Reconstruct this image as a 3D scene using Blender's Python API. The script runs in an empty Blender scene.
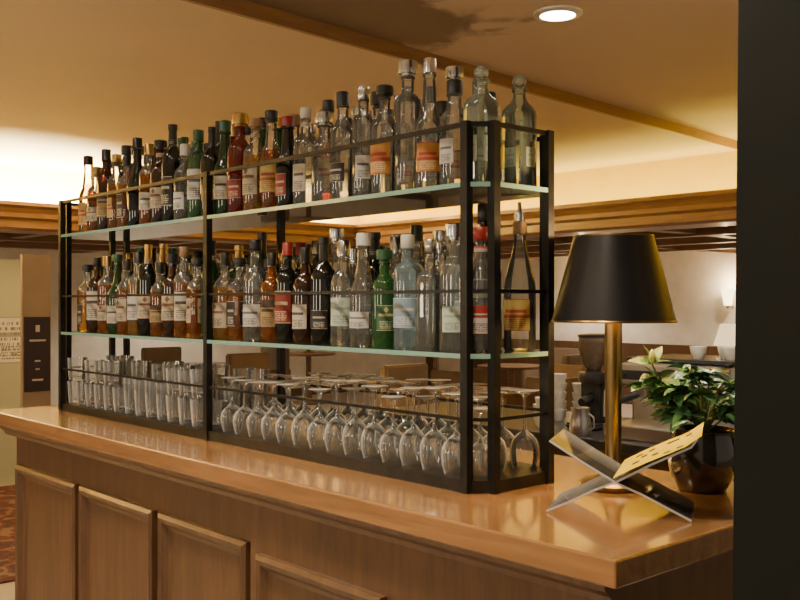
import bpy, bmesh, math, random
from mathutils import Vector, Matrix
random.seed(7)
R_=random.Random(11)
CAMZ=1.493
scene=bpy.context.scene

# ---------------------------------------------------------------- helpers
def new_mat(name):
    m=bpy.data.materials.new(name); m.use_nodes=True
    nt=m.node_tree; nt.nodes.clear()
    out=nt.nodes.new('ShaderNodeOutputMaterial')
    return m,nt,out
def principled(name,color,rough=.5,metal=0.0,coat=0.0,emis=None,estr=0.0,bump=0.0,bscale=40,var=0.0,vscale=6,spec=.5):
    m,nt,out=new_mat(name)
    b=nt.nodes.new('ShaderNodeBsdfPrincipled')
    b.inputs['Base Color'].default_value=(*color,1); b.inputs['Roughness'].default_value=rough
    b.inputs['Metallic'].default_value=metal; b.inputs['Coat Weight'].default_value=coat
    b.inputs['Coat Roughness'].default_value=.08
    b.inputs['Specular IOR Level'].default_value=spec
    if emis: 
        b.inputs['Emission Color'].default_value=(*emis,1); b.inputs['Emission Strength'].default_value=estr
    tc=nt.nodes.new('ShaderNodeTexCoord')
    if var>0:
        n=nt.nodes.new('ShaderNodeTexNoise'); n.inputs['Scale'].default_value=vscale; n.inputs['Detail'].default_value=4
        nt.links.new(tc.outputs['Object'],n.inputs['Vector'])
        r=nt.nodes.new('ShaderNodeValToRGB')
        r.color_ramp.elements[0].position=.3; r.color_ramp.elements[1].position=.7
        r.color_ramp.elements[0].color=(*[c*(1-var) for c in color],1)
        r.color_ramp.elements[1].color=(*[min(1,c*(1+var)) for c in color],1)
        nt.links.new(n.outputs['Fac'],r.inputs['Fac']); nt.links.new(r.outputs['Color'],b.inputs['Base Color'])
    if bump>0:
        n2=nt.nodes.new('ShaderNodeTexNoise'); n2.inputs['Scale'].default_value=bscale
        nt.links.new(tc.outputs['Object'],n2.inputs['Vector'])
        bp=nt.nodes.new('ShaderNodeBump'); bp.inputs['Strength'].default_value=bump; bp.inputs['Distance'].default_value=.01
        nt.links.new(n2.outputs['Fac'],bp.inputs['Height']); nt.links.new(bp.outputs['Normal'],b.inputs['Normal'])
    nt.links.new(b.outputs[0],out.inputs[0])
    return m
def wood(name,c1,c2,scale=(1.2,14,14),rough=.3,coat=.3):
    m,nt,out=new_mat(name)
    b=nt.nodes.new('ShaderNodeBsdfPrincipled'); b.inputs['Roughness'].default_value=rough
    b.inputs['Coat Weight'].default_value=coat; b.inputs['Coat Roughness'].default_value=.11
    tc=nt.nodes.new('ShaderNodeTexCoord'); mp=nt.nodes.new('ShaderNodeMapping'); mp.inputs['Scale'].default_value=scale
    n=nt.nodes.new('ShaderNodeTexNoise'); n.inputs['Scale'].default_value=2.2; n.inputs['Detail'].default_value=8; n.inputs['Distortion'].default_value=1.2
    n2=nt.nodes.new('ShaderNodeTexNoise'); n2.inputs['Scale'].default_value=9; n2.inputs['Detail'].default_value=3
    mx=nt.nodes.new('ShaderNodeMath'); mx.operation='MULTIPLY_ADD'; mx.inputs[1].default_value=.35
    r=nt.nodes.new('ShaderNodeValToRGB'); r.color_ramp.elements[0].position=.35; r.color_ramp.elements[1].position=.9
    r.color_ramp.elements[0].color=(*c1,1); r.color_ramp.elements[1].color=(*c2,1)
    nt.links.new(tc.outputs['Object'],mp.inputs[0]); nt.links.new(mp.outputs[0],n.inputs['Vector']); nt.links.new(mp.outputs[0],n2.inputs['Vector'])
    nt.links.new(n2.outputs['Fac'],mx.inputs[0]); nt.links.new(n.outputs['Fac'],mx.inputs[2])
    nt.links.new(mx.outputs[0],r.inputs['Fac']); nt.links.new(r.outputs['Color'],b.inputs['Base Color'])
    nt.links.new(b.outputs[0],out.inputs[0])
    return m
def glass(name,tint,dcol,dfac=.1,edge=.6,ecol=None,rough=.03,ior=1.5,pw_=3.0):
    """thin tinted glass: transmission + body colour + fresnel reflection"""
    m,nt,out=new_mat(name)
    t=nt.nodes.new('ShaderNodeBsdfTransparent'); t.inputs[0].default_value=(*tint,1)
    d=nt.nodes.new('ShaderNodeBsdfDiffuse'); d.inputs[0].default_value=(*dcol,1)
    e=nt.nodes.new('ShaderNodeBsdfDiffuse'); e.inputs[0].default_value=(*(ecol or [c*.4 for c in dcol]),1)
    g=nt.nodes.new('ShaderNodeBsdfGlossy'); g.inputs['Roughness'].default_value=rough
    m1=nt.nodes.new('ShaderNodeMixShader'); m1.inputs[0].default_value=dfac
    lw=nt.nodes.new('ShaderNodeLayerWeight'); lw.inputs[0].default_value=.5
    pw=nt.nodes.new('ShaderNodeMath'); pw.operation='POWER'; pw.inputs[1].default_value=pw_
    ml=nt.nodes.new('ShaderNodeMath'); ml.operation='MULTIPLY'; ml.inputs[1].default_value=edge
    m2=nt.nodes.new('ShaderNodeMixShader'); m3=nt.nodes.new('ShaderNodeMixShader')
    fr=nt.nodes.new('ShaderNodeFresnel'); fr.inputs[0].default_value=ior
    L=nt.links.new
    L(lw.outputs['Facing'],pw.inputs[0]); L(pw.outputs[0],ml.inputs[0])
    L(t.outputs[0],m1.inputs[1]); L(d.outputs[0],m1.inputs[2])
    L(ml.outputs[0],m2.inputs[0]); L(m1.outputs[0],m2.inputs[1]); L(e.outputs[0],m2.inputs[2])
    L(fr.outputs[0],m3.inputs[0]); L(m2.outputs[0],m3.inputs[1]); L(g.outputs[0],m3.inputs[2])
    L(m3.outputs[0],out.inputs[0])
    return m
def label_mat(name,base,ink,accent,style=0):
    m,nt,out=new_mat(name); L=nt.links.new
    b=nt.nodes.new('ShaderNodeBsdfPrincipled'); b.inputs['Roughness'].default_value=.5
    uv=nt.nodes.new('ShaderNodeUVMap'); sp=nt.nodes.new('ShaderNodeSeparateXYZ'); L(uv.outputs[0],sp.inputs[0])
    def M(op,a,bb=None):
        n=nt.nodes.new('ShaderNodeMath'); n.operation=op
        for i,x in enumerate((a,bb)):
            if x is None: continue
            if isinstance(x,(int,float)): n.inputs[i].default_value=x
            else: L(x,n.inputs[i])
        return n.outputs[0]
    u,v=sp.outputs[0],sp.outputs[1]
    def text(nrow,ncol,lo,hi,mg,thr=.35):
        fv=M('MULTIPLY',v,nrow); rows=M('GREATER_THAN',M('FRACT',fv),.4)
        cb=nt.nodes.new('ShaderNodeCombineXYZ'); L(M('FLOOR',M('MULTIPLY',u,ncol)),cb.inputs[0]); L(M('FLOOR',fv),cb.inputs[1])
        wn=nt.nodes.new('ShaderNodeTexWhiteNoise'); L(cb.outputs[0],wn.inputs[0])
        nz=M('GREATER_THAN',wn.outputs[0],thr)
        mar=M('LESS_THAN',M('ABSOLUTE',M('SUBTRACT',u,.5)),mg)
        lim=M('MULTIPLY',M('LESS_THAN',v,hi),M('GREATER_THAN',v,lo))
        return M('MULTIPLY',M('MULTIPLY',rows,nz),M('MULTIPLY',mar,lim))
    def mix(f,a,c):
        n=nt.nodes.new('ShaderNodeMix'); n.data_type='RGBA'; L(f,n.inputs[0])
        if isinstance(a,tuple): n.inputs[6].default_value=(*a,1)
        else: L(a,n.inputs[6])
        n.inputs[7].default_value=(*c,1); return n.outputs[2]
    if style==5:
        c=mix(text(5,13,.12,.88,.36,.70),tuple(base),ink)
        b.inputs['Specular IOR Level'].default_value=.15; b.inputs['Roughness'].default_value=.8
        L(c,b.inputs['Base Color']); L(b.outputs[0],out.inputs[0]); return m
    base=tuple(x*.88 for x in base) if style!=4 else tuple(base)
    c=mix(text(16,60,.08,.40,.34),base,ink)
    c=mix(text(6.0,14,.50,.667,.38,.15),c,accent)
    if style==1:
        band=M('LESS_THAN',M('ABSOLUTE',M('SUBTRACT',v,.45)),.05); c=mix(band,c,accent)
    if style==2:
        du=M('SUBTRACT',u,.5); dv=M('SUBTRACT',v,.82)
        dist=M('ADD',M('ABSOLUTE',du),M('ABSOLUTE',dv)); c=mix(M('LESS_THAN',dist,.13),c,accent)
    if style==3:
        c=mix(M('GREATER_THAN',v,.72),c,accent)
    if style==4:
        c=mix(text(9,40,.1,.9,.42,.55),c,ink)
    band=M('GREATER_THAN',M('ABSOLUTE',M('SUBTRACT',v,.5)),.475)
    c=mix(band,c,accent)
    L(c,b.inputs['Base Color']); L(b.outputs[0],out.inputs[0])
    return m

def mesh_obj(name,bm,mats,parent=None,smooth=False,angle=40):
    me=bpy.data.meshes.new(name)
    bmesh.ops.recalc_face_normals(bm,faces=bm.faces)
    bm.to_mesh(me); bm.free()
    for m in mats: me.materials.append(m)
    if smooth:
        for p in me.polygons: p.use_smooth=True
        me.set_sharp_from_angle(angle=math.radians(angle))
    o=bpy.data.objects.new(name,me); scene.collection.objects.link(o)
    if parent: o.parent=parent
    return o
def empty(name,loc=(0,0,0)):
    e=bpy.data.objects.new(name,None); e.empty_display_size=.1; scene.collection.objects.link(e)
    return e
def box(bm,x0,x1,y0,y1,z0,z1,mat=0,M=None):
    vs=[bm.verts.new((x,y,z)) for z in (z0,z1) for y in (y0,y1) for x in (x0,x1)]
    if M: 
        for v in vs: v.co=M@v.co
    F=[(0,2,3,1),(4,5,7,6),(0,1,5,4),(2,6,7,3),(0,4,6,2),(1,3,7,5)]
    out=[]
    for f in F:
        fc=bm.faces.new([vs[i] for i in f]); fc.material_index=mat; out.append(fc)
    return out
def boxobj(name,x0,x1,y0,y1,z0,z1,mat,parent=None,bevel=0):
    bm=bmesh.new(); box(bm,x0,x1,y0,y1,z0,z1)
    if bevel>0: bmesh.ops.bevel(bm,geom=list(bm.edges),offset=bevel,segments=2,affect='EDGES',profile=.5)
    return mesh_obj(name,bm,[mat],parent)
def prism(name,poly,z0,z1,mat,parent=None):
    bm=bmesh.new(); lo=[bm.verts.new((x,y,z0)) for x,y in poly]; hi=[bm.verts.new((x,y,z1)) for x,y in poly]
    bm.faces.new(lo[::-1]); bm.faces.new(hi)
    for i in range(len(poly)):
        j=(i+1)%len(poly); bm.faces.new((lo[i],lo[j],hi[j],hi[i]))
    return mesh_obj(name,bm,[mat],parent)
def lathe(bm,prof,seg=20,M=None,uvl=None):
    rings=[]
    for p in prof:
        r,z=p[0],p[1]; n=p[3] if len(p)>3 else 2
        if r<=1e-6:
            rings.append([bm.verts.new((0,0,z))])
        else:
            ring=[]
            for i in range(seg):
                a=2*math.pi*i/seg; c,s=math.cos(a),math.sin(a)
                f=1.0 if n==2 else (abs(c)**n+abs(s)**n)**(-1.0/n)
                ring.append(bm.verts.new((r*f*c,r*f*s,z)))
            rings.append(ring)
    for k in range(len(rings)-1):
        a,b=rings[k],rings[k+1]; mi=prof[k][2] if len(prof[k])>2 else 0
        for i in range(seg):
            j=(i+1)%seg
            if len(a)==1 and len(b)==1: continue
            if len(a)==1: f=bm.faces.new((a[0],b[j],b[i]))
            elif len(b)==1: f=bm.faces.new((a[i],a[j],b[0]))
            else: f=bm.faces.new((a[i],a[j],b[j],b[i]))
            f.material_index=mi
    if M:
        for ring in rings:
            for v in ring: v.co=M@v.co
def tube(bm,p0,p1,r,seg=8,mat=0,r1=None):
    p0,p1=Vector(p0),Vector(p1); d=p1-p0
    M=Matrix.Translation(p0)@d.to_track_quat('Z','Y').to_matrix().to_4x4()
    L=d.length; r1=r if r1 is None else r1
    lathe(bm,[(0,0,mat),(r,0,mat),(r1,L,mat),(0,L,mat)],seg,M)

# ---------------------------------------------------------------- materials
m_oak=wood('oak_counter_top',(.21,.098,.033),(.39,.195,.070),scale=(1.0,11,11),rough=.27,coat=.8)
m_body=wood('wood_panelling',(.062,.029,.013),(.135,.065,.028),scale=(10,10,1.2),rough=.36,coat=.3)
m_trimw=wood('wood_trim',(.22,.115,.050),(.34,.19,.088),scale=(1,1,10),rough=.4,coat=.1)
m_beam=wood('wood_beam',(.15,.08,.038),(.25,.14,.068),scale=(1,1,6),rough=.45,coat=.1)
m_coffer=principled('coffer_panel',(.45,.33,.21),.6,var=.1)
m_ceil=principled('painted_ceiling',(.62,.49,.34),.55,var=.03,vscale=1.5)
m_cove=principled('cove_plaster_gold',(.72,.50,.025),.7,var=.04)
m_covel=principled('cove_plaster_left',(.88,.70,.26),.7,var=.04)
m_white=principled('white_brick_paint',(.78,.73,.63),.7,bump=.5,bscale=12,var=.08,vscale=5)
m_floor=principled('stone_floor',(.46,.39,.31),.35,var=.15,vscale=2)
m_metal=principled('blackened_steel',(.024,.022,.020),.38,metal=.7,var=.3,vscale=30)
m_black=principled('black_column_paint',(.004,.006,.005),.7,var=.2,vscale=3,spec=.25)
m_brass=principled('aged_brass',(.30,.20,.08),.28,metal=1.0,var=.15,vscale=20)
m_shade=principled('black_parchment',(.012,.012,.014),.36,var=.2,vscale=10)
m_shadein=principled('shade_lining',(.85,.68,.38),.6)
m_bulb=principled('bulb',(1,.8,.5),.5,emis=(1,.72,.38),estr=18)
m_dl=principled('downlight_lens',(1,1,1),.5,emis=(1,.93,.80),estr=30)
m_dlring=principled('downlight_ring',(.75,.72,.66),.3,metal=.5)
m_shelf=glass('shelf_glass',(.90,.96,.93),(.5,.6,.55),.04,.10,(.5,.6,.55),.02)
m_shelfedge=glass('shelf_glass_edge',(.45,.7,.6),(.30,.52,.43),.7,.1,(.35,.55,.45),.1)
m_acry=glass('acrylic',(.98,.99,.99),(.7,.72,.72),.02,.10,(.6,.62,.62),.02,1.16)
m_acryedge=principled('acrylic_edge',(.75,.78,.78),.12,metal=.5)
G={
 'clear':glass('glass_clear',(.97,.975,.95),(.72,.72,.64),.07,.6,(.24,.23,.19),.04,1.8),
 'pale':glass('glass_pale_green',(.88,.96,.86),(.66,.75,.60),.16,.6,(.24,.32,.22),.04,1.8),
 'blue':glass('glass_pale_blue',(.74,.88,.94),(.40,.54,.60),.18,.65,(.12,.22,.28),.04,1.7),
 'amber':glass('glass_amber',(.80,.36,.07),(.36,.11,.015),.26,.8,(.05,.015,.003),.05,1.7),
 'honey':glass('glass_honey',(.90,.58,.20),(.50,.26,.05),.22,.8,(.10,.04,.008),.05,1.7),
 'brown':glass('glass_brown',(.26,.09,.025),(.045,.016,.006),.5,.9,(.01,.004,.002),.05,1.7),
 'dark':glass('glass_dark',(.03,.035,.02),(.008,.009,.006),.7,.9,(.004,.004,.003),.05,1.65),
 'green':glass('glass_green',(.10,.30,.07),(.016,.06,.016),.5,.9,(.005,.018,.005),.05,1.65),
 'bgreen':glass('glass_bright_green',(.12,.36,.10),(.025,.105,.025),.5,.9,(.008,.04,.008),.05,1.65),
 'red':glass('glass_red',(.45,.04,.02),(.15,.015,.008),.55,.9,(.04,.003,.003),.05,1.65),
}
C={
 'black':principled('cap_black',(.012,.012,.012),.35),
 'silver':principled('cap_silver',(.55,.55,.53),.22,metal=1),
 'gold':principled('cap_gold',(.45,.30,.11),.3,metal=1),
 'red':principled('cap_red',(.24,.016,.012),.35),
 'white':principled('cap_white',(.55,.53,.47),.4),
 'cork':principled('cap_cork',(.30,.18,.09),.8,var=.2,vscale=80),
 'green':principled('cap_green',(.02,.08,.03),.35),
 'blue':principled('cap_blue',(.03,.07,.22),.35),
 'glass':glass('stopper_glass',(.85,.93,.84),(.7,.74,.62),.3,.7,(.3,.36,.26),.04,1.8),
}
LB={
 'cream':label_mat('label_cream',(.44,.38,.27),(.06,.04,.03),(.16,.06,.03),2),
 'ivory':label_mat('label_ivory',(.50,.46,.37),(.08,.06,.05),(.05,.04,.04),0),
 'white':label_mat('label_white',(.55,.53,.48),(.05,.05,.07),(.10,.10,.13),0),
 'whitered':label_mat('label_white_red',(.52,.48,.42),(.1,.03,.03),(.30,.025,.018),3),
 'black':label_mat('label_black',(.015,.015,.018),(.45,.40,.3),(.34,.3,.22),0),
 'orange':label_mat('label_orange',(.50,.22,.045),(.6,.5,.3),(.35,.04,.02),1),
 'red':label_mat('label_red',(.22,.022,.016),(.5,.4,.26),(.4,.32,.2),0),
 'yellow':label_mat('label_yellow',(.50,.36,.10),(.25,.04,.02),(.32,.05,.025),1),
 'blue':label_mat('label_blue',(.24,.34,.42),(.55,.55,.5),(.5,.5,.45),0),
 'gold':label_mat('label_gold',(.34,.23,.09),(.05,.03,.02),(.05,.03,.02),3),
 'green':label_mat('label_green',(.04,.12,.05),(.5,.45,.3),(.45,.36,.16),2),
 'pale':label_mat('label_pale',(.46,.52,.44),(.10,.15,.12),(.24,.34,.26),2),
}

# ---------------------------------------------------------------- bottle
def bottle(parent,x,y,z,kind,gl,cap,lab,H=.29,R=.036,fill=None,ang=None,seg=22):
    mats=[G[gl],G['clear'] if fill is not None else G[gl],C[cap],LB[lab] if lab else C[cap]]
    bm=bmesh.new(); uvl=bm.loops.layers.uv.new('UVMap')
    nr=R_.uniform(.0115,.0150)
    n=2
    if kind=='square': n=5
    if kind=='ball': n=7; nr=.0125
    bevel=[(0,.006),(R*.7,.004),(R*.93,0),(R,.005)]
    if kind in('std','square'):
        P=bevel+[(R,.30*H),(R,.60*H),(R*.96,.64*H),(R*.80,.685*H),(R*.52,.72*H),(nr,.755*H),(nr,.87*H),(nr*1.15,.875*H),(nr*1.15,.89*H)]; lz=(.12*H,.52*H); ct=.89
    elif kind=='dome':
        P=bevel+[(R,.30*H),(R,.58*H),(R*.985,.62*H),(R*.93,.655*H),(R*.82,.685*H),(R*.62,.71*H),(nr*1.3,.73*H),(nr,.75*H),(nr,.85*H),(nr*1.2,.855*H),(nr*1.2,.87*H)]; lz=(.14*H,.50*H); ct=.87
    elif kind=='long':
        P=bevel+[(R,.2*H),(R,.45*H),(R*.97,.49*H),(R*.85,.54*H),(R*.62,.59*H),(nr*1.35,.64*H),(nr*1.1,.72*H),(nr,.86*H),(nr*1.2,.865*H),(nr*1.2,.89*H)]; lz=(.10*H,.40*H); ct=.89
    elif kind=='tall':
        P=bevel+[(R,.30*H),(R,.68*H),(R*.97,.70*H),(R*.85,.725*H),(R*.55,.75*H),(nr,.765*H),(nr,.86*H),(nr*1.15,.865*H),(nr*1.15,.88*H)]; lz=(.16*H,.56*H); ct=.88
    elif kind=='wine':
        P=[(0,.02),(R*.6,.01),(R*.93,0),(R,.005),(R,.3*H),(R,.60*H),(R*.97,.65*H),(R*.8,.70*H),(R*.52,.745*H),(nr,.79*H),(nr*.95,.94*H),(nr*1.1,.945*H),(nr*1.1,.95*H)]; lz=(.14*H,.46*H); ct=.80
    elif kind=='taper':
        P=[(0,.006),(R*.93,0),(R,.005),(R,.25*H),(R,.48*H),(R*.93,.55*H),(R*.75,.64*H),(R*.55,.73*H),(R*.42,.80*H),(nr,.86*H),(nr,.90*H)]; lz=(.10*H,.45*H); ct=.90
    elif kind=='squat':
        P=[(0,.006),(R*.9,0),(R,.007),(R,.28*H),(R,.54*H),(R*.97,.60*H),(R*.86,.655*H),(R*.6,.70*H),(nr*1.1,.73*H),(nr,.83*H),(nr*1.25,.835*H),(nr*1.25,.85*H)]; lz=(.12*H,.48*H); ct=.85
    elif kind=='bulb':
        P=[(0,.006),(R*.75,0),(R*.82,.006),(R*.93,.2*H),(R,.42*H),(R*.97,.52*H),(R*.82,.60*H),(R*.55,.66*H),(nr*1.1,.71*H),(nr*.9,.80*H),(nr,.88*H),(nr,.89*H)]; lz=(.16*H,.46*H); ct=.89
    elif kind=='ball':
        P=[(0,.006),(R*.93,0),(R,.006),(R,.3*H),(R,.62*H),(R*.96,.665*H),(R*.82,.70*H),(R*.62,.73*H),(nr*1.25,.765*H),(nr*1.1,.79*H),(nr*1.1,.82*H),(nr*1.4,.83*H),(nr*1.4,.86*H)]; lz=(.16*H,.52*H); ct=.86
    small=1.0 if gl not in('clear','pale') else .8
    ll=R_.uniform(0,.07)*H; lh=R_.uniform(.5,1.0)*small; lz=(lz[0]+ll,min(lz[0]+ll+(lz[1]-lz[0])*lh,.56*H if kind not in('taper','long') else .45*H))
    prof=[]
    for (r,zz) in P:
        t=zz/H
        nn=n if t<.66 else (2+(n-2)*max(0,(.75-t)/.09) if n>2 else 2)
        nn=max(2,nn)
        mi=0
        if fill is not None and t>=fill: mi=1
        if kind=='wine' and t>=.785: mi=2
        prof.append([r,zz,mi,nn])
    prof[-1][2]=2
    cr=nr*1.18
    if kind=='ball':
        cr=.0155; cz=ct*H+.015
        for k in range(1,9):
            a=-math.pi/2+math.pi*k/8*.98+.02
            prof.append([max(.0005,cr*math.cos(a)) ,cz+cr*math.sin(a),2,2])
        prof.append([0,cz+cr,2,2])
    elif kind=='wine':
        prof+= [[nr*1.1,H,2,2],[0,H,2,2]]
    elif R_.random()<.3:
        cr=nr*1.55; prof+= [[nr,ct*H+.001,2,2],[nr,ct*H+.006,2,2],[cr,ct*H+.007,2,2],[cr*1.05,ct*H+.5*(1-ct)*H,2,2],[cr,H-.002,2,2],[cr*.85,H,2,2],[0,H,2,2]]
    else:
        prof+= [[cr,ct*H+.0005,2,2],[cr,H-.002,2,2],[cr*.88,H,2,2],[0,H,2,2]]
    lathe(bm,prof,seg)
    if lab:
        a0=ang if ang is not None else math.radians(-62+R_.uniform(-34,34))
        if n>2: a0=-math.pi/2
        def lp(z0,z1,half,rr,mi):
            N=10; rows=[]
            for zz in (z0,z1):
                row=[]
                for i in range(N+1):
                    a=a0-half+2*half*i/N; c,s=math.cos(a),math.sin(a)
                    f=1.0 if n==2 else (abs(c)**n+abs(s)**n)**(-1.0/n)
                    row.append(bm.verts.new(((rr*f+.0007)*c,(rr*f+.0007)*s,zz)))
                rows.append(row)
            for i in range(N):
                f=bm.faces.new((rows[0][i],rows[0][i+1],rows[1][i+1],rows[1][i])); f.material_index=mi
                for l,uu in zip(f.loops,((i/N,0),((i+1)/N,0),((i+1)/N,1),(i/N,1))): l[uvl].uv=uu
        hw=R_.uniform(.6,1.15) if n==2 else R_.uniform(.45,.62)
        rr=R if kind!='bulb' else R*1.005
        lp(lz[0],lz[1],hw,rr,3)
        if kind in('std','wine') and R_.random()<.4:
            lp(.80*H,.845*H,2.0,nr*1.01,3)
        if n>2:
            a0=0.0; lp(lz[0],lz[1],hw,rr,3)
    rot=R_.uniform(-.12,.12) if n>2 else 0
    M=Matrix.Translation((x,y,z))@Matrix.Rotation(rot,4,'Z')
    bmesh.ops.transform(bm,matrix=M,verts=bm.verts)
    return mesh_obj('bottle_'+gl,bm,mats,parent,smooth=True,angle=50)

def pourer(parent,x,y,z):
    bm=bmesh.new()
    tube(bm,(x,y,z),(x,y,z+.018),.011,10)
    tube(bm,(x,y,z+.018),(x+.004,y-.006,z+.040),.005,8,0,.004)
    return mesh_obj('pour_spout',bm,[C['silver']],parent,smooth=True)

# ---------------------------------------------------------------- room
ZT=CAMZ+.80; ZS=CAMZ+.70; ZC=CAMZ+1.13; ZN=CAMZ+1.18
def SX(y): return -3.17-.0812*(y-1.82)
boxobj('floor',-13,4,-4,12.2,-.1,0,m_floor)
m_ceil2,nt,out=new_mat('painted_ceiling_shadowed'); L=nt.links.new
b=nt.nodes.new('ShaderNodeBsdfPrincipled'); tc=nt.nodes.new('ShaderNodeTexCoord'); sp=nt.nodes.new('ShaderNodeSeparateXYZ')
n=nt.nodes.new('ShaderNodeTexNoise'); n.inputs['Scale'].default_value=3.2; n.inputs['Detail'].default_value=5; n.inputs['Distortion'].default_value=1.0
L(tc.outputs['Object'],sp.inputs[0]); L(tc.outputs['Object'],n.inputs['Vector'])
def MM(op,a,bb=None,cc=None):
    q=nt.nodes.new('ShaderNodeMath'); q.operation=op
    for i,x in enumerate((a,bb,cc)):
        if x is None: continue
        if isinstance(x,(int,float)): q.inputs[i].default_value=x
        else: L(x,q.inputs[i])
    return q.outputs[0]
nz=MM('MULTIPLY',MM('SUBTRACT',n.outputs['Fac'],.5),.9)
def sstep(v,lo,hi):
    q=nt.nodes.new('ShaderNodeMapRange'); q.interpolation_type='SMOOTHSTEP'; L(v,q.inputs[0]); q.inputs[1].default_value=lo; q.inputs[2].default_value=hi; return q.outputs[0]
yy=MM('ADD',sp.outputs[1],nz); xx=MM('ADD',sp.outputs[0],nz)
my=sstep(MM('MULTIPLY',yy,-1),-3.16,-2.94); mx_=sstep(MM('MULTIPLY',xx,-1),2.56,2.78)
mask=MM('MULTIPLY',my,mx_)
mxn=nt.nodes.new('ShaderNodeMix'); mxn.data_type='RGBA'; L(MM('MULTIPLY',mask,.85),mxn.inputs[0]); mxn.inputs[6].default_value=(.60,.47,.33,1); mxn.inputs[7].default_value=(.13,.09,.055,1)  # shadow on the near ceiling, painted into its base colour as a dark patch
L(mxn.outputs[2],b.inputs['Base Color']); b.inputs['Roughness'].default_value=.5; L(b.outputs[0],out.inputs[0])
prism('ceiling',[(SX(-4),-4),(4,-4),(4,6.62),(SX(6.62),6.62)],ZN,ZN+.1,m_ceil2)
prism('ceiling_tray',[(-8.05,-4),(SX(-4),-4),(SX(6.62),6.62),(-8.05,6.62)],ZC,ZC+.15,m_ceil)
prism('trim_ceiling_step',[(SX(-4)-.012,-4),(SX(-4)+.01,-4),(SX(6.6)+.01,6.6),(SX(6.6)-.012,6.6)],ZC-.01,ZN,m_trimw)
boxobj('wall_cove_far',-8.05,4,6.6,6.65,ZS,ZN+.1,m_cove)
boxobj('wall_cove_left',-8.10,-8.02,-4,6.65,ZS,ZN+.1,m_covel)
def moulding(name,prof,axis,a0,a1,mat):
    bm=bmesh.new(); rows=[]
    for a in (a0,a1):
        rows.append([bm.verts.new((a,p[0],p[1]) if axis=='X' else (p[0],a,p[1])) for p in prof])
    N=len(prof)
    for i in range(N):
        j=(i+1)%N; bm.faces.new((rows[0][i],rows[0][j],rows[1][j],rows[1][i]))
    bm.faces.new(rows[0]); bm.faces.new(rows[1][::-1])
    return mesh_obj(name,bm,[mat])
pr=[(0,.0),(0,-.03),(.03,-.05),(.05,-.085),(.05,-.12),(.08,-.14),(.08,-.20),(.12,-.22),(.45,-.22),(.45,-.14),(.12,-.12),(.05,-.0)]
moulding('trim_cove_far',[(6.2+a,ZT+b) for a,b in pr],'X',-7.65,4,m_trimw)
moulding('trim_cove_left',[(-7.6-a,ZT+b) for a,b in pr],'Y',-4,6.25,m_trimw)
boxobj('ceiling_lower_far',-13,4,6.64,12.2,ZS+.08,ZS+.16,m_coffer)
boxobj('ceiling_lower_left',-13,-8.04,-4,6.64,ZS+.08,ZS+.16,m_coffer)
bm=bmesh.new()
for y in (7.3,8.3,9.4,10.5): box(bm,-12.5,4,y,y+.14,ZS-.05,ZS+.08)
for x in (-11.5,-9.9,-8.3,-6.7,-5.1,-3.5,-1.9,-.3): box(bm,x,x+.14,6.66,12.0,ZS-.03,ZS+.08)
for x in (-8.9,-10.2,-11.5): box(bm,x,x+.14,-4,6.64,ZS-.05,ZS+.08)
for y in (-1.5,0.2,1.9,3.6,5.3): box(bm,-12.5,-8.1,y,y+.14,ZS-.03,ZS+.08)
mesh_obj('trim_ceiling_beams',bm,[m_beam])
boxobj('wall_far',-13,4,12.0,12.2,0,ZS+.1,m_white)
boxobj('wall_left',-12.8,-12.6,-4,12.2,0,ZS+.1,m_white)
boxobj('baseboard_far',-12.6,4,11.94,12.0,0,.9,m_body)
boxobj('baseboard_left',-12.6,-12.54,-4,11.9,0,.12,m_body)

# rug
bm=bmesh.new(); box(bm,-7.9,-5.2,1.2,3.6,0.0,.012)
m,nt,out=new_mat('persian_rug')
b=nt.nodes.new('ShaderNodeBsdfPrincipled'); b.inputs['Roughness'].default_value=.95
tc=nt.nodes.new('ShaderNodeTexCoord'); vo=nt.nodes.new('ShaderNodeTexVoronoi'); vo.inputs['Scale'].default_value=11
r=nt.nodes.new('ShaderNodeValToRGB'); cr=r.color_ramp; cr.interpolation='CONSTANT'
cr.elements[0].color=(.10,.022,.024,1); cr.elements[1].position=.35; cr.elements[1].color=(.04,.03,.06,1)
e=cr.elements.new(.5); e.color=(.13,.04,.035,1); e=cr.elements.new(.7); e.color=(.2,.14,.11,1)
nt.links.new(tc.outputs['Object'],vo.inputs['Vector']); nt.links.new(vo.outputs['Distance'],r.inputs['Fac'])
nt.links.new(r.outputs['Color'],b.inputs['Base Color']); nt.links.new(b.outputs[0],out.inputs[0])
mesh_obj('persian_rug',bm,[m])

# black column (slightly battered)
bm=bmesh.new()
x0,y0=-.561,1.021
vs=[]
for z,dx in ((0,-.014),(ZN,.012)):
    for (a,b_) in ((x0+dx*.67,y0+dx*.74),(x0+.55,y0),(x0+.55,y0+.55),(x0+dx*.67,y0+.55)): vs.append(bm.verts.new((a,b_,z)))
for f in ((0,1,2,3),(4,7,6,5),(0,4,5,1),(1,5,6,2),(2,6,7,3),(3,7,4,0)): bm.faces.new([vs[i] for i in f])
mesh_obj('column',bm,[m_black])

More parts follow.
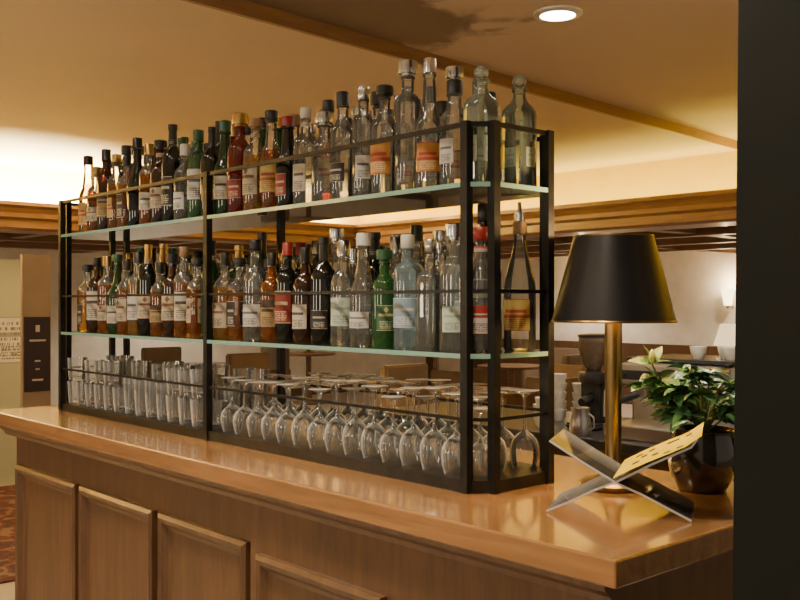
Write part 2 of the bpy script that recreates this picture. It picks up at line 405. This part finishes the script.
# ---------------------------------------------------------------- bar counter
bar=empty('bar_counter')
CT=1.10
bm=bmesh.new(); box(bm,-3.62,-.867,1.222,1.96,CT-.046,CT)
bmesh.ops.bevel(bm,geom=list(bm.edges),offset=.004,segments=2,affect='EDGES',profile=.5)
mesh_obj('countertop',bm,[m_oak],bar)
pf=[(1.236,CT-.046),(1.24,CT-.06),(1.255,CT-.072),(1.262,CT-.085),(1.30,CT-.085),(1.30,CT-.046)]
bm=bmesh.new(); rows=[]
for a in (-3.56,-.90): rows.append([bm.verts.new((a,p[0],p[1])) for p in pf])
for i in range(len(pf)):
    j=(i+1)%len(pf); bm.faces.new((rows[0][i],rows[0][j],rows[1][j],rows[1][i]))
bm.faces.new(rows[0]); bm.faces.new(rows[1][::-1])
mesh_obj('cornice',bm,[m_body],bar)
bm=bmesh.new(); box(bm,-3.50,-.95,1.28,1.90,0,CT-.046)
mesh_obj('body',bm,[m_body],bar)
def panel(x0,x1,z0,z1,yf):
    bm=bmesh.new()
    loops=[(0,0),(0,-.016),(.010,-.022),(.022,-.018),(.034,-.004),(.045,-.001),(.12,-.001)]
    rings=[]
    for ins,dy in loops:
        rings.append([bm.verts.new((xx,yf+dy,zz)) for xx,zz in ((x0+ins,z0+ins),(x1-ins,z0+ins),(x1-ins,z1-ins),(x0+ins,z1-ins))])
    for a,b_ in zip(rings,rings[1:]):
        for i in range(4):
            j=(i+1)%4; bm.faces.new((a[i],a[j],b_[j],b_[i]))
    bm.faces.new(rings[-1])
    mesh_obj('panel',bm,[m_body],bar)
for a,b_ in ((-3.465,-2.955),(-2.925,-2.44),(-2.405,-1.965)): panel(a,b_,.20,.915,1.28)
bm=bmesh.new(); box(bm,-1.94,-.94,1.262,1.29,0,CT-.085); mesh_obj('body_projection',bm,[m_body],bar)
for a,b_ in ((-1.895,-1.445),(-1.40,-.98)): panel(a,b_,.20,.905,1.262)
bm=bmesh.new(); box(bm,-3.52,-.93,1.25,1.30,0,.11); mesh_obj('plinth',bm,[m_trimw],bar)

# ---------------------------------------------------------------- rack
rack=empty('bottle_rack')
XL,XR,YF,YB,CH=-3.484,-1.340,1.424,1.678,.040
def outline(i=0.0):
    return [(XL+CH,YF+i),(XR-CH,YF+i),(XR-i,YF+CH),(XR-i,YB-CH),(XR-CH,YB-i),(XL+CH,YB-i),(XL+i,YB-CH),(XL+i,YF+CH)]
posts=outline()+[(-2.412,YF),(-2.412,YB)]
ZTOP=CAMZ+.370
bm=bmesh.new()
def post(x,y,w=.0095,z0=CT,z1=ZTOP+.006): box(bm,x-w,x+w,y-w,y+w,z0,z1)
for x,y in posts: post(x,y)
mesh_obj('posts',bm,[m_metal],rack)
bm=bmesh.new()
o=outline()
def rail(z,hw=.0045,hh=.0045):
    for i in range(8):
        a=Vector((*o[i],z)); b_=Vector((*o[(i+1)%8],z)); d=(b_-a).normalized()
        M=Matrix.Translation(a)@d.to_track_quat('X','Z').to_matrix().to_4x4()
        box(bm,0,(b_-a).length,-hw,hw,-hh,hh,0,M)
rail(ZTOP,.004,.005); rail(1.518,.003,.0035); rail(1.252,.003,.0035)
mesh_obj('rails',bm,[m_metal],rack)
def octo(name,z0,z1,ins,mats,edgemat=0):
    bm=bmesh.new(); p=outline(ins)
    lo=[bm.verts.new((x,y,z0)) for x,y in p]; hi=[bm.verts.new((x,y,z1)) for x,y in p]
    bm.faces.new(lo[::-1]).material_index=0; bm.faces.new(hi).material_index=0
    for i in range(8):
        j=(i+1)%8; f=bm.faces.new((lo[i],lo[j],hi[j],hi[i])); f.material_index=edgemat
    return mesh_obj(name,bm,mats,rack)
octo('base_tray',CT,CT+.026,-.004,[m_metal])
S1=1.388; S2=1.743
octo('glass_shelf_lower',S1-.010,S1,-.008,[m_shelf,m_shelfedge],1)
octo('glass_shelf_upper',S2-.010,S2,-.008,[m_shelf,m_shelfedge],1)

# ---------------------------------------------------------------- bottles
gt=empty('liquor_bottles'); gm=empty('liquor_bottles')
top=[('ball','pale','glass','pale',.255,.0305,None),('dome','clear','black','white',.24,.034,None),
('long','clear','silver','orange',.305,.035,None),('tall','clear','silver',None,.305,.033,None),
('std','clear','black','orange',.27,.034,None),('tall','clear','silver','white',.275,.032,None),
('dome','clear','black','black',.28,.036,None),('squat','clear','silver',None,.235,.036,None),
('std','clear','white','ivory',.25,.035,None),('long','dark','red','red',.25,.034,None),
('bulb','amber','black','yellow',.265,.036,.6),('std','honey','cork','cream',.27,.035,.6),
('dome','red','gold','red',.285,.037,None),('long','green','green','ivory',.28,.036,None),
('wine','dark','black','gold',.28,.036,None),('tall','bgreen','green','white',.27,.034,None),
('squat','clear','white','white',.24,.036,None),('wine','dark','black','black',.30,.036,None),
('std','brown','black','cream',.27,.036,None),('dome','amber','gold','ivory',.26,.035,.6),
('long','dark','black',None,.30,.036,None),('square','amber','black','black',.25,.032,.6),
('std','amber','gold','yellow',.27,.035,.6),('dome','brown','black','gold',.28,.035,None),
('squat','amber','gold','cream',.24,.036,.6),('long','honey','black','yellow',.28,.034,.6),('bulb','amber','gold','gold',.26,.034,.6)]
mid=[('std','clear','red','whitered',.26,.035,None),('dome','clear','silver','pale',.27,.035,None),
('square','clear','silver',None,.25,.031,None),('tall','blue','white','blue',.27,.035,None),
('dome','bgreen','green','green',.225,.034,None),('long','clear','white','white',.275,.036,None),
('squat','clear','silver','pale',.26,.036,None),('wine','dark','black','black',.27,.036,None),
('squat','brown','black','ivory',.25,.036,None),('dome','dark','red','red',.27,.036,None),
('squat','amber','black','gold',.25,.036,None),('std','clear','black','white',.27,.036,None),
('square','amber','black','black',.24,.032,.6),('squat','honey','black','cream',.25,.036,.6),
('wine','green','black','ivory',.28,.036,None),('square','amber','black','cream',.25,.032,.6),
('std','amber','cork','ivory',.27,.036,.6),('dome','brown','black','cream',.27,.036,None),
('squat','amber','black','gold',.24,.036,.6),('wine','dark','gold','cream',.29,.036,None),
('dome','honey','black','white',.27,.036,.6),('squat','amber','black','cream',.25,.036,.6),
('long','green','green','ivory',.28,.036,None),('dome','amber','gold','cream',.26,.036,.6),
('std','brown','black','ivory',.27,.036,None),('square','honey','black','black',.25,.032,.6),('std','amber','black','cream',.26,.034,.6)]
def fillrow(parent,lst,z,y,off,keep=1.0,front=True):
    for i in range(26):
        x=-1.387-.078*i-off
        if x<-3.43: continue
        if R_.random()>keep: continue
        k,g,c,l,H,R,f=lst[i]
        if not front:
            jj=max(1,min(len(lst)-1,i+R_.choice((-2,-1,1,2,3))))
            k,g,c,l,H,R,f=lst[jj]; H=H*R_.uniform(.97,1.1)
            c=R_.choice((c,'black','black','gold') if i>8 else (c,c,'silver','black'))
            H*=R_.uniform(.94,1.04)
        H*=R_.uniform(.96,1.04); R*=R_.uniform(.88,1.0)
        bottle(parent,x+R_.uniform(-.0015,.0015),y+R_.uniform(-.002,.002),z,k,g,c,l,H,min(R,.0365),f)
fillrow(gt,top,S2,1.476,0)
fillrow(gt,top,S2,1.553,.080,.92,False)
fillrow(gt,top,S2,1.630,.120,.85,False)
bottle(gt,-1.400,1.612,S2,'ball','pale','glass','pale',.262,.031)
fillrow(gm,mid,S1,1.476,0)
fillrow(gm,mid,S1,1.553,.125,.9,False)
bottle(gm,-1.452,1.556,S1,'tall','dark','black','black',.325,.034)
fillrow(gm,mid,S1,1.630,.120,.85,False)
bottle(gm,-1.388,1.60,S1,'taper','clear','cork','yellow',.285,.035); pourer(gm,-1.388,1.60,S1+.285)

# ---------------------------------------------------------------- glasses
m_wg=glass('wine_glass',(.98,.98,.97),(.75,.75,.72),.05,.9,(.92,.90,.84),.04,1.7,2.0)
m_tg=glass('tumbler_glass',(.98,.98,.97),(.80,.80,.77),.08,.95,(.95,.93,.88),.05,1.7,1.8)
def template(name,prof,mat,seg=24):
    bm=bmesh.new(); lathe(bm,prof,seg); me_o=mesh_obj(name,bm,[mat],None,True,60); me=me_o.data
    bpy.data.objects.remove(me_o); return me
wg=template('wine_glass_mesh',[(.027,0),(.032,.02),(.0335,.036),(.032,.052),(.027,.067),(.017,.078),(.008,.084),(.004,.092),(.0033,.11),(.0033,.158),(.006,.167),(.018,.173),(.032,.176),(.032,.1775),(0,.1785)],m_wg)
wb=template('goblet_mesh',[(.026,0),(.031,.018),(.0335,.036),(.031,.052),(.023,.064),(.012,.072),(.006,.078),(.0035,.086),(.0035,.130),(.007,.141),(.018,.147),(.030,.150),(.030,.1515),(0,.1525)],m_wg)
tb=template('tumbler_mesh',[(0,.010),(.029,.010),(.030,.0),(.031,.004),(.034,.045),(.036,.082),(.0345,.082),(.0325,.045),(.029,.014),(0,.013)],m_tg)
hb=template('highball_mesh',[(0,.006),(.024,.004),(.026,0),(.027,.01),(.030,.06),(.032,.118),(.0307,.118),(.0287,.06),(.026,.014),(0,.012)],m_tg)
gw=empty('wine_glasses'); gtb=empty('tumblers')
BT=CT+.026
def inst(me,name,parent,x,y,z,rx=0):
    o_=bpy.data.objects.new(name,me); scene.collection.objects.link(o_); o_.parent=parent
    o_.location=(x,y,z); o_.rotation_euler=(rx,0,R_.uniform(0,6)); 
    s=R_.uniform(.96,1.02); o_.scale=(1,1,s)
for j,y in enumerate((1.472,1.549,1.626)):
    for i in range(15):
        x=-1.385-.0695*i-(0,.035,.01)[j]
        if x<-2.38: continue
        inst(wg if (i<10 and (i+j)%4) else wb,'wine_glass',gw,x+R_.uniform(-.001,.001),y+R_.uniform(-.003,.003),BT)
    for i in range(14):
        x=-2.45-.0745*i-(0,.02,.01)[j]
        if x<-3.43: continue
        kk=(i//4+j)%3
        if kk==1: inst(hb,'tumbler',gtb,x,y,BT)
        else:
            inst(tb,'tumbler',gtb,x,y,BT)
            if (i+j)%4: inst(tb,'tumbler',gtb,x,y,BT+.0845)

# ---------------------------------------------------------------- table lamp
lamp=empty('table_lamp'); lx,ly=-1.216,1.704
bm=bmesh.new(); T=Matrix.Translation((lx,ly,CT))
lathe(bm,[(0,0),(.068,0),(.072,.004),(.072,.010),(.066,.016),(.045,.021),(.030,.028),(.024,.036),(.026,.042),(.021,.048),
 (.0175,.054),(.0165,.07),(.0175,.19),(.0185,.30),(.0185,.36),(.022,.364),(.024,.370),(.019,.376),(.011,.382),(.010,.40),(.013,.405),(.013,.43),(0,.432)],28,T)
mesh_obj('brass_column',bm,[m_brass],lamp,True)
zb=CAMZ-.040-CT; zt=CAMZ+.142-CT
bm=bmesh.new(); lathe(bm,[(.131,zb,0),(.084,zt,0),(.0815,zt,1),(.1285,zb,1),(.131,zb,1)],48,T)
mesh_obj('shade',bm,[m_shade,m_shadein],lamp,True)
bm=bmesh.new()
lathe(bm,[(.1315,zb-.001),(.1322,zb+.0015),(.1310,zb+.004),(.1305,zb)],48,T); lathe(bm,[(.0840,zt-.003),(.0852,zt-.001),(.0845,zt+.0015),(.0822,zt)],48,T)
for k in range(3):
    a=k*2.094; tube(bm,(lx,ly,CT+zt-.02),(lx+.082*math.cos(a),ly+.082*math.sin(a),CT+zt-.004),.0015,6)
tube(bm,(lx,ly,CT+.43),(lx,ly,CT+zt+.004),.003,8)
mesh_obj('shade_frame',bm,[m_brass],lamp,True)
bm=bmesh.new(); lathe(bm,[(0,.43),(.012,.432),(.022,.452),(.025,.468),(.018,.486),(0,.494)],16,T)
mesh_obj('bulb',bm,[m_bulb],lamp,True)

# ---------------------------------------------------------------- potted plant
plant=empty('potted_plant'); px,py=-1.072,1.815
m_pot=principled('glazed_pot',(.05,.045,.035),.12,metal=.6,coat=.6)
m_soil=principled('soil',(.03,.02,.012),.9,bump=.6,bscale=80)
m_leaf,nt,out=new_mat('leaf')
b=nt.nodes.new('ShaderNodeBsdfPrincipled'); b.inputs['Roughness'].default_value=.35
oi=nt.nodes.new('ShaderNodeTexCoord'); nz=nt.nodes.new('ShaderNodeTexNoise'); nz.inputs['Scale'].default_value=22
r=nt.nodes.new('ShaderNodeValToRGB'); r.color_ramp.elements[0].position=.35; r.color_ramp.elements[1].position=.7
r.color_ramp.elements[0].color=(.026,.085,.032,1); r.color_ramp.elements[1].color=(.10,.25,.09,1)
nt.links.new(oi.outputs['Object'],nz.inputs['Vector']); nt.links.new(nz.outputs['Fac'],r.inputs['Fac']); nt.links.new(r.outputs['Color'],b.inputs['Base Color']); nt.links.new(b.outputs[0],out.inputs[0])
m_stem=principled('stem',(.08,.13,.04),.6)
bm=bmesh.new(); lathe(bm,[(0,0,0),(.044,0,0),(.050,.004,0),(.064,.03,0),(.071,.065,0),(.070,.095,0),(.064,.120,0),(.066,.128,0),(.063,.130,0),(.060,.118,1),(0,.116,1)],36,Matrix.Translation((px,py,CT)))
mesh_obj('pot',bm,[m_pot,m_soil],plant,True)
lb=bmesh.new(); sb=bmesh.new()
def leaf(p,d,L,W,droop=.3):
    d=Vector(d).normalized(); up=Vector((0,0,1)); side=d.cross(up)
    if side.length<.1: side=Vector((1,0,0))
    side.normalize(); nrm=side.cross(d).normalized()
    side=(side*math.cos(t_:=R_.uniform(-.7,.7))+nrm*math.sin(t_)).normalized(); nrm=side.cross(d).normalized()
    prev=None
    for k in range(6):
        t=k/5; w=W*math.sin(math.pi*min(1,t**.75*.97+.015))*.5
        c=Vector(p)+d*(L*t)-up*(droop*L*t*t)
        row=[lb.verts.new(c-side*w+nrm*w*.35),lb.verts.new(c),lb.verts.new(c+side*w+nrm*w*.35)]
        if prev:
            lb.faces.new((prev[0],prev[1],row[1],row[0])); lb.faces.new((prev[1],prev[2],row[2],row[1]))
        prev=row
base=Vector((px,py,CT+.115))
camr=Vector((.668,.744,0))
for s in range(50):
    a=R_.uniform(0,2*math.pi); spread=R_.uniform(.03,.13); h=R_.uniform(.05,.16)
    if math.sin(a)<-.3: spread*=.7
    tip=base-camr*.02+Vector((math.cos(a)*spread,math.sin(a)*spread,h-spread*.45))
    midp=base+Vector((math.cos(a)*spread*.4,math.sin(a)*spread*.4,h*.6))
    tube(sb,base,midp,.002,5); tube(sb,midp,tip,.0016,5)
    for k in range(6):
        t=R_.uniform(.25,1); p=midp.lerp(tip,t)
        aa=a+R_.uniform(-1.6,1.6)
        leaf(p,(math.cos(aa),math.sin(aa),R_.uniform(-.1,.7)),R_.uniform(.038,.060),R_.uniform(.022,.034),R_.uniform(.1,.5))
p0=base; pts=[base,base-camr*.05+Vector((0,0,.08)),base-camr*.09+Vector((0,0,.115)),base-camr*.105+Vector((0,0,.150))]
for a_,b_ in zip(pts,pts[1:]): tube(sb,a_,b_,.002,6)
for k,(p,dx,dz) in enumerate(((pts[2],-1,.1),(pts[2],-.6,.8),(pts[2],.8,.5),(pts[3],-.3,1),(pts[3],.5,.8),(pts[3],-1,.3),(pts[1],-1,.2),(pts[1],-.7,-.2),(pts[2],1,.1),(pts[3],1,.2))):
    leaf(p,camr*dx+Vector((-.2,.1,dz)),.052,.026,.15)
mesh_obj('foliage',lb,[m_leaf],plant,True,80); mesh_obj('stems',sb,[m_stem],plant,True)
bm=bmesh.new(); c=pts[3]; lathe(bm,[(0,0),(.006,.006),(.0075,.014),(.004,.026),(0,.032)],10,Matrix.Translation(c))
mesh_obj('flower_bud',bm,[principled('bud',(.45,.55,.25),.5)],plant,True)

# ---------------------------------------------------------------- book stand
stand=empty('book_stand')
ang=math.atan2(.127,.226); cx,cy=-1.080,1.541
MS=Matrix.Translation((cx,cy,CT))@Matrix.Rotation(ang,4,'Z')
def plate(bm,pts,y0,y1,th,mat=0,em=1):
    up=[];dn=[]
    for i,(x,z) in enumerate(pts):
        a=Vector(pts[max(0,i-1)]); b_=Vector(pts[min(len(pts)-1,i+1)]); d=(b_-a).normalized(); n=Vector((-d.y,d.x))*th/2
        up.append((x+n.x,z+n.y)); dn.append((x-n.x,z-n.y))
    loop=up+dn[::-1]
    A=[bm.verts.new(MS@Vector((x,y0,z))) for x,z in loop]; B=[bm.verts.new(MS@Vector((x,y1,z))) for x,z in loop]
    N=len(loop); n=len(pts)
    for i in range(N):
        j=(i+1)%N; f=bm.faces.new((A[i],A[j],B[j],B[i])); f.material_index=mat if (i!=n-1 and i!=N-1) else em
    for i in range(n-1):
        f=bm.faces.new((A[i],A[i+1],A[N-2-i],A[N-1-i])); f.material_index=em
        f=bm.faces.new((B[i],B[N-1-i],B[N-2-i],B[i+1])); f.material_index=em
bm=bmesh.new()
plate(bm,[(-.130,.003),(-.09,.022),(-.045,.046),(0,.066),(.06,.100),(.13,.135),(.140,.150)],-.085,.085,.004)
mesh_obj('acrylic_leg_left',bm,[m_acry,m_acryedge],stand)
bm=bmesh.new()
plate(bm,[(.130,.003),(.09,.022),(.045,.044),(.0,.062),(-.06,.096),(-.125,.135)],-.084,.084,.004)
mesh_obj('acrylic_leg_right',bm,[m_acry,m_acryedge],stand)
m_cover=label_mat('yellow_menu',(.66,.50,.0),(.03,.022,.012),(.70,.46,.02),5)
bm=bmesh.new(); uvl=bm.loops.layers.uv.new('UVMap')
pp=[(-.006,.072),(.03,.092),(.06,.107),(.09,.121),(.12,.135),(.148,.156)]
rows=[[bm.verts.new(MS@Vector((x,y,z+.0025))) for x,z in pp] for y in (-.105,.115)]
for i in range(len(pp)-1):
    f=bm.faces.new((rows[0][i],rows[0][i+1],rows[1][i+1],rows[1][i]))
    for l,uu in zip(f.loops,((i/5,0),((i+1)/5,0),((i+1)/5,1),(i/5,1))): l[uvl].uv=uu
me=mesh_obj('menu_sheet',bm,[m_cover],stand,True)

# ---------------------------------------------------------------- directory sign (left)
sign=empty('directory_sign')
boxobj('post_panel',-7.09,-7.05,2.62,2.83,.012,1.85,principled('sign_stone',(.42,.34,.25),.6,var=.06),sign)
boxobj('plum_panel',-7.05,-7.035,2.63,2.82,.84,1.39,principled('sign_plum',(.045,.03,.045),.4),sign)
bm=bmesh.new()
for z,w,h in ((1.28,.03,.05),(1.21,.12,.014),(1.06,.04,.012),(1.0,.03,.012),(.92,.08,.014)): box(bm,-7.034,-7.030,2.725-w/2,2.725+w/2,z,z+h)
mesh_obj('lettering',bm,[principled('sign_white',(.7,.68,.62),.5)],sign)
scr=empty('notice_board')
boxobj('board',-8.0,-7.95,2.2,3.0,0,1.85,principled('board_beige',(.55,.60,.48),.6),scr)
bm=bmesh.new(); uvl=bm.loops.layers.uv.new('UVMap')
for i in range(2):
    y0_,z0_=2.44+i*.30,1.0
    f=bm.faces.new([bm.verts.new(q) for q in ((-7.946,y0_,z0_),(-7.946,y0_+.26,z0_),(-7.946,y0_+.26,z0_+.38),(-7.946,y0_,z0_+.38))])
    for l,uu in zip(f.loops,((0,0),(1,0),(1,1),(0,1))): l[uvl].uv=uu
mesh_obj('papers',bm,[label_mat('printed_paper',(.85,.85,.80),(.25,.25,.25),(.4,.4,.4),4)],scr)

# ---------------------------------------------------------------- back bar and machines
m_blk=principled('black_laminate',(.02,.02,.022),.3); m_ss=principled('stainless',(.55,.54,.52),.3,metal=1)
WZ=.97
bb=empty('back_bar')
boxobj('worktop',-3.6,-.5,3.0,3.7,WZ-.04,WZ,m_blk,bb,.004)
boxobj('cabinet',-3.55,-.55,3.05,3.65,0,WZ-.04,m_body,bb)
es=empty('espresso_machine')
boxobj('chassis',-2.27,-1.82,3.30,3.62,WZ+.04,WZ+.29,m_ss,es,.015)
boxobj('cup_tray',-2.28,-1.81,3.28,3.63,WZ+.29,WZ+.305,m_blk,es,.004)
boxobj('drip_tray',-2.25,-1.84,3.08,3.32,WZ+.0,WZ+.055,m_ss,es,.006)
boxobj('head',-2.26,-1.83,3.16,3.31,WZ+.20,WZ+.285,m_ss,es,.018)
boxobj('control_strip',-2.24,-1.85,3.155,3.162,WZ+.225,WZ+.262,m_blk,es,.002)
bm=bmesh.new()
for x in (-2.15,-1.94):
    T=Matrix.Translation((x,3.20,WZ+.15)); lathe(bm,[(0,0),(.03,.0),(.034,.01),(.034,.052),(0,.053)],16,T)
for x in (-2.25,-1.84):
    for y in (3.34,3.58): box(bm,x-.01,x+.01,y-.01,y+.01,WZ,WZ+.04)
for x in (-2.245,-1.845): 
    tube(bm,(x,3.15,WZ+.215),(x,3.09,WZ+.18),.004,8); tube(bm,(x,3.09,WZ+.18),(x,3.085,WZ+.08),.004,8)
mesh_obj('group_heads',bm,[m_ss],es,True)
bm=bmesh.new()
for x in (-2.15,-1.94): tube(bm,(x,3.17,WZ+.165),(x,3.04,WZ+.150),.011,10,0,.014)
for x in (-2.2,-2.1,-2.0,-1.9): tube(bm,(x,3.156,WZ+.243),(x,3.148,WZ+.243),.008,10)
mesh_obj('portafilter_handles',bm,[m_blk],es,True)
m_porc=principled('porcelain',(.75,.73,.68),.2)
def cups(bm,x,y,z,n=1):
    for k in range(n): lathe(bm,[(0,0),(.020,0),(.030,.025),(.034,.048),(.032,.048),(.019,.006),(0,.005)],14,Matrix.Translation((x,y,z+k*.04)))
bm=bmesh.new()
for i in range(3):
    cups(bm,-2.00+i*.07,3.36+.085*(i%2),WZ+.3055,1)
mesh_obj('cups',bm,[m_porc],es,True)
def grinder(x,y,sc=1.0):
    g=empty('coffee_grinder')
    bm=bmesh.new(); T=Matrix.Translation((x,y,WZ))
    box(bm,x-.075,x+.075,y-.10,y+.09,WZ,WZ+.025); box(bm,x-.055,x+.055,y-.02,y+.085,WZ+.025,WZ+.20)
    bmesh.ops.bevel(bm,geom=list(bm.edges),offset=.008,segments=2,affect='EDGES')
    lathe(bm,[(0,.19),(.06,.19),(.065,.21),(.06,.235),(.03,.24),(0,.24)],20,T)
    tube(bm,(x,y-.02,WZ+.13),(x,y-.08,WZ+.11),.02,10); tube(bm,(x-.03,y-.06,WZ+.07),(x+.03,y-.06,WZ+.07),.006,8)
    mesh_obj('grinder_body',bm,[m_blk],g,True,40)
    bm=bmesh.new(); lathe(bm,[(.03,.24),(.05,.27),(.062,.33),(.062,.38)],20,T); mesh_obj('hopper',bm,[glass('hopper_plastic',(.45,.38,.3),(.25,.2,.15),.4,.5)],g,True)
    bm=bmesh.new(); lathe(bm,[(0,.395),(.05,.395),(.065,.39),(.065,.38),(0,.379)],20,T); mesh_obj('hopper_lid',bm,[m_blk],g,True)
grinder(-2.44,3.28)
cs=empty('coffee_cups'); bm=bmesh.new()
for x,y,n_ in ((-2.58,3.12,3),(-2.66,3.20,2),(-2.62,3.42,4),(-2.70,3.38,5)): cups(bm,x,y,WZ,n_)
mesh_obj('stacked_cups',bm,[m_porc],cs,True)
jug=empty('milk_jug'); bm=bmesh.new(); lathe(bm,[(0,0),(.042,0),(.045,.01),(.042,.05),(.034,.09),(.038,.11),(.036,.11),(.032,.09),(.040,.05),(.04,.012),(0,.01)],20,Matrix.Translation((-2.34,3.06,WZ))); 
for a,b_ in (((-2.30,3.06,WZ+.09),(-2.275,3.06,WZ+.075)),((-2.275,3.06,WZ+.075),(-2.275,3.06,WZ+.035)),((-2.275,3.06,WZ+.035),(-2.298,3.06,WZ+.025))): tube(bm,a,b_,.004,6)
mesh_obj('jug_body',bm,[m_ss],jug,True)

# far lounge furniture
m_csh=principled('cream_shade',(.8,.65,.42),.7,emis=(1,.72,.38),estr=1.6)
def table_lamp_small(x,y,z):
    e_=empty('lounge_lamp'); T=Matrix.Translation((x,y,z))
    bm=bmesh.new(); lathe(bm,[(0,0),(.09,0),(.09,.02),(.03,.03),(.05,.10),(.06,.16),(.03,.24),(.012,.26),(.012,.34),(0,.34)],20,T); mesh_obj('base',bm,[m_brass],e_,True)
    bm=bmesh.new(); lathe(bm,[(.20,.32),(.12,.58)],28,T); mesh_obj('shade',bm,[m_csh],e_,True)
def side_table(x,y,z=.75,r=.4):
    bm=bmesh.new(); T=Matrix.Translation((x,y,0)); lathe(bm,[(0,0),(.25,0),(.25,.03),(.05,.05),(.04,.3),(.04,z-.04),(r,z-.03),(r,z),(0,z)],28,T); mesh_obj('round_table',bm,[m_beam],None,True)
mt=principled('chair_fabric',(.26,.19,.12),.8,var=.1)
def chair(x,y,rot):
    e_=empty('lounge_chair'); M=Matrix.Translation((x,y,0))@Matrix.Rotation(rot,4,'Z')
    bm=bmesh.new()
    box(bm,-.27,.27,-.25,.27,.36,.48,0,M); box(bm,-.27,.27,.22,.32,.42,.92,0,M)
    box(bm,-.33,-.26,-.25,.3,.36,.66,0,M); box(bm,.26,.33,-.25,.3,.36,.66,0,M)
    for a in (-.27,.27):
        for c_ in (-.2,.25): box(bm,a-.02,a+.02,c_-.02,c_+.02,0,.37,0,M)
    bmesh.ops.bevel(bm,geom=list(bm.edges),offset=.015,segments=2,affect='EDGES')
    mesh_obj('frame_and_cushions',bm,[mt],e_,True)
for (x,y) in ((-5.6,6.0),(-7.6,8.6),(-10.3,6.0)):
    side_table(x,y); chair(x-.75,y,math.pi/2); chair(x+.75,y,-math.pi/2); chair(x,y+.8,0)
side_table(-6.05,10.9,.65); table_lamp_small(-6.05,10.9,.652)
side_table(-11.5,8.5); table_lamp_small(-11.5,8.5,.752)
m_sc=principled('sconce_shade',(.9,.8,.6),.6,emis=(1,.75,.42),estr=6)
for x in (-6.62,-9.0,-3.6):
    e_=empty('wall_sconce'); T=Matrix.Translation((x,11.86,1.46))
    bm=bmesh.new(); lathe(bm,[(.05,0),(.09,.22)],18,T); mesh_obj('shade',bm,[m_sc],e_,True)
    bm=bmesh.new(); tube(bm,(x,12.0,1.44),(x,11.86,1.44),.012,8); tube(bm,(x,11.86,1.42),(x,11.86,1.48),.02,10); mesh_obj('arm',bm,[m_brass],e_,True)
    l=bpy.data.lights.new('sconce_glow','POINT'); l.energy=18; l.color=(1,.74,.42); l.shadow_soft_size=.05
    o_=bpy.data.objects.new('sconce_glow',l); o_.location=(x,11.80,1.74); o_.parent=e_; scene.collection.objects.link(o_)
# unseen lamps added behind the camera to put highlights on the bottles
m_fsh=principled('added_lamp_shade',(.85,.75,.55),.7,emis=(1,.82,.56),estr=17)
for x,y in ((-4.3,-1.0),(-2.6,-1.4),(-.9,-1.3)):
    e_=empty('added_highlight_lamp'); T=Matrix.Translation((x,y,0))
    bm=bmesh.new(); lathe(bm,[(0,0),(.14,0),(.14,.02),(.02,.035),(.012,.06),(.012,1.55),(0,1.55)],20,T); mesh_obj('added_lamp_stand',bm,[m_brass],e_,True)
    bm=bmesh.new(); lathe(bm,[(.15,1.40),(.11,1.95)],28,T); mesh_obj('shade',bm,[m_fsh],e_,True)

# ---------------------------------------------------------------- lights
def downlight(x,y,z,watts,col=(1,.82,.60),fix=True,size=100,blend=.6,rad=.07):
    if fix:
        e_=empty('recessed_downlight'); T=Matrix.Translation((x,y,z))
        bm=bmesh.new(); lathe(bm,[(.072,-.012),(.100,-.006),(.102,0),(.072,0),(.072,-.012)],32,T); mesh_obj('ring',bm,[m_dlring],e_,True)
        bm=bmesh.new(); lathe(bm,[(0,-.006),(.072,-.006)],32,T); mesh_obj('lens',bm,[m_dl],e_,True)
    l=bpy.data.lights.new('downlight','SPOT'); l.energy=watts; l.color=col; l.spot_size=math.radians(size); l.spot_blend=blend; l.shadow_soft_size=rad
    o_=bpy.data.objects.new('downlight_beam',l); o_.location=(x,y,z-.03); scene.collection.objects.link(o_)
    if fix: o_.parent=e_
downlight(-2.47,3.08,ZN,130)
for x,y,w in ((-1.0,.75,80),(-1.7,.7,75),(-2.4,.7,62),(-3.0,.8,55),(-1.6,2.6,130)): downlight(x,y,ZN,w)  # the last one is added out of view to brighten the back bar
for x,y,w in ((-5.0,.2,80),(-6.3,6.0,60)): downlight(x,y,ZC,w)
for x,y,w in ((-5.9,11.2,170),(-3.4,11.0,170),(-8.8,11.2,170),(-11.6,3.0,130),(-11.6,6.5,130),(-1.5,8.9,130),(-7.0,9.0,130)): downlight(x,y,ZS+.08,w,size=130)
def area(name,loc,sx,sy,watts,col,rot=(math.pi,0,0)):
    l=bpy.data.lights.new(name,'AREA'); l.shape='RECTANGLE'; l.size=sx; l.size_y=sy; l.energy=watts; l.color=col
    o_=bpy.data.objects.new(name,l); o_.location=loc; o_.rotation_euler=rot; scene.collection.objects.link(o_)
area('cove_light_far',(-2.0,6.42,ZT-.06),11.2,.10,125,(1,.76,.12))
area('cove_light_left',(-7.84,1.3,ZT-.06),.10,10,400,(1,.77,.36))
area('cove_light_left_boost',(-7.84,3.0,ZT-.055),.10,1.2,280,(1,.78,.34))
l=bpy.data.lights.new('lamp_bulb','POINT'); l.energy=14; l.color=(1,.68,.32); l.shadow_soft_size=.03
o_=bpy.data.objects.new('lamp_bulb_light',l); o_.location=(lx,ly,CT+.515); o_.parent=lamp; scene.collection.objects.link(o_)

w=bpy.data.worlds.new('World'); scene.world=w; w.use_nodes=True
bg=w.node_tree.nodes['Background']; bg.inputs[0].default_value=(1,.84,.66,1); bg.inputs[1].default_value=.40

cam=bpy.data.cameras.new('Camera'); cam.lens=957/800*36; cam.sensor_width=36; cam.shift_y=3/800
co=bpy.data.objects.new('Camera',cam); co.location=(0,0,CAMZ); co.rotation_euler=(math.pi/2,0,math.atan2(.744,.668))
scene.collection.objects.link(co); scene.camera=co
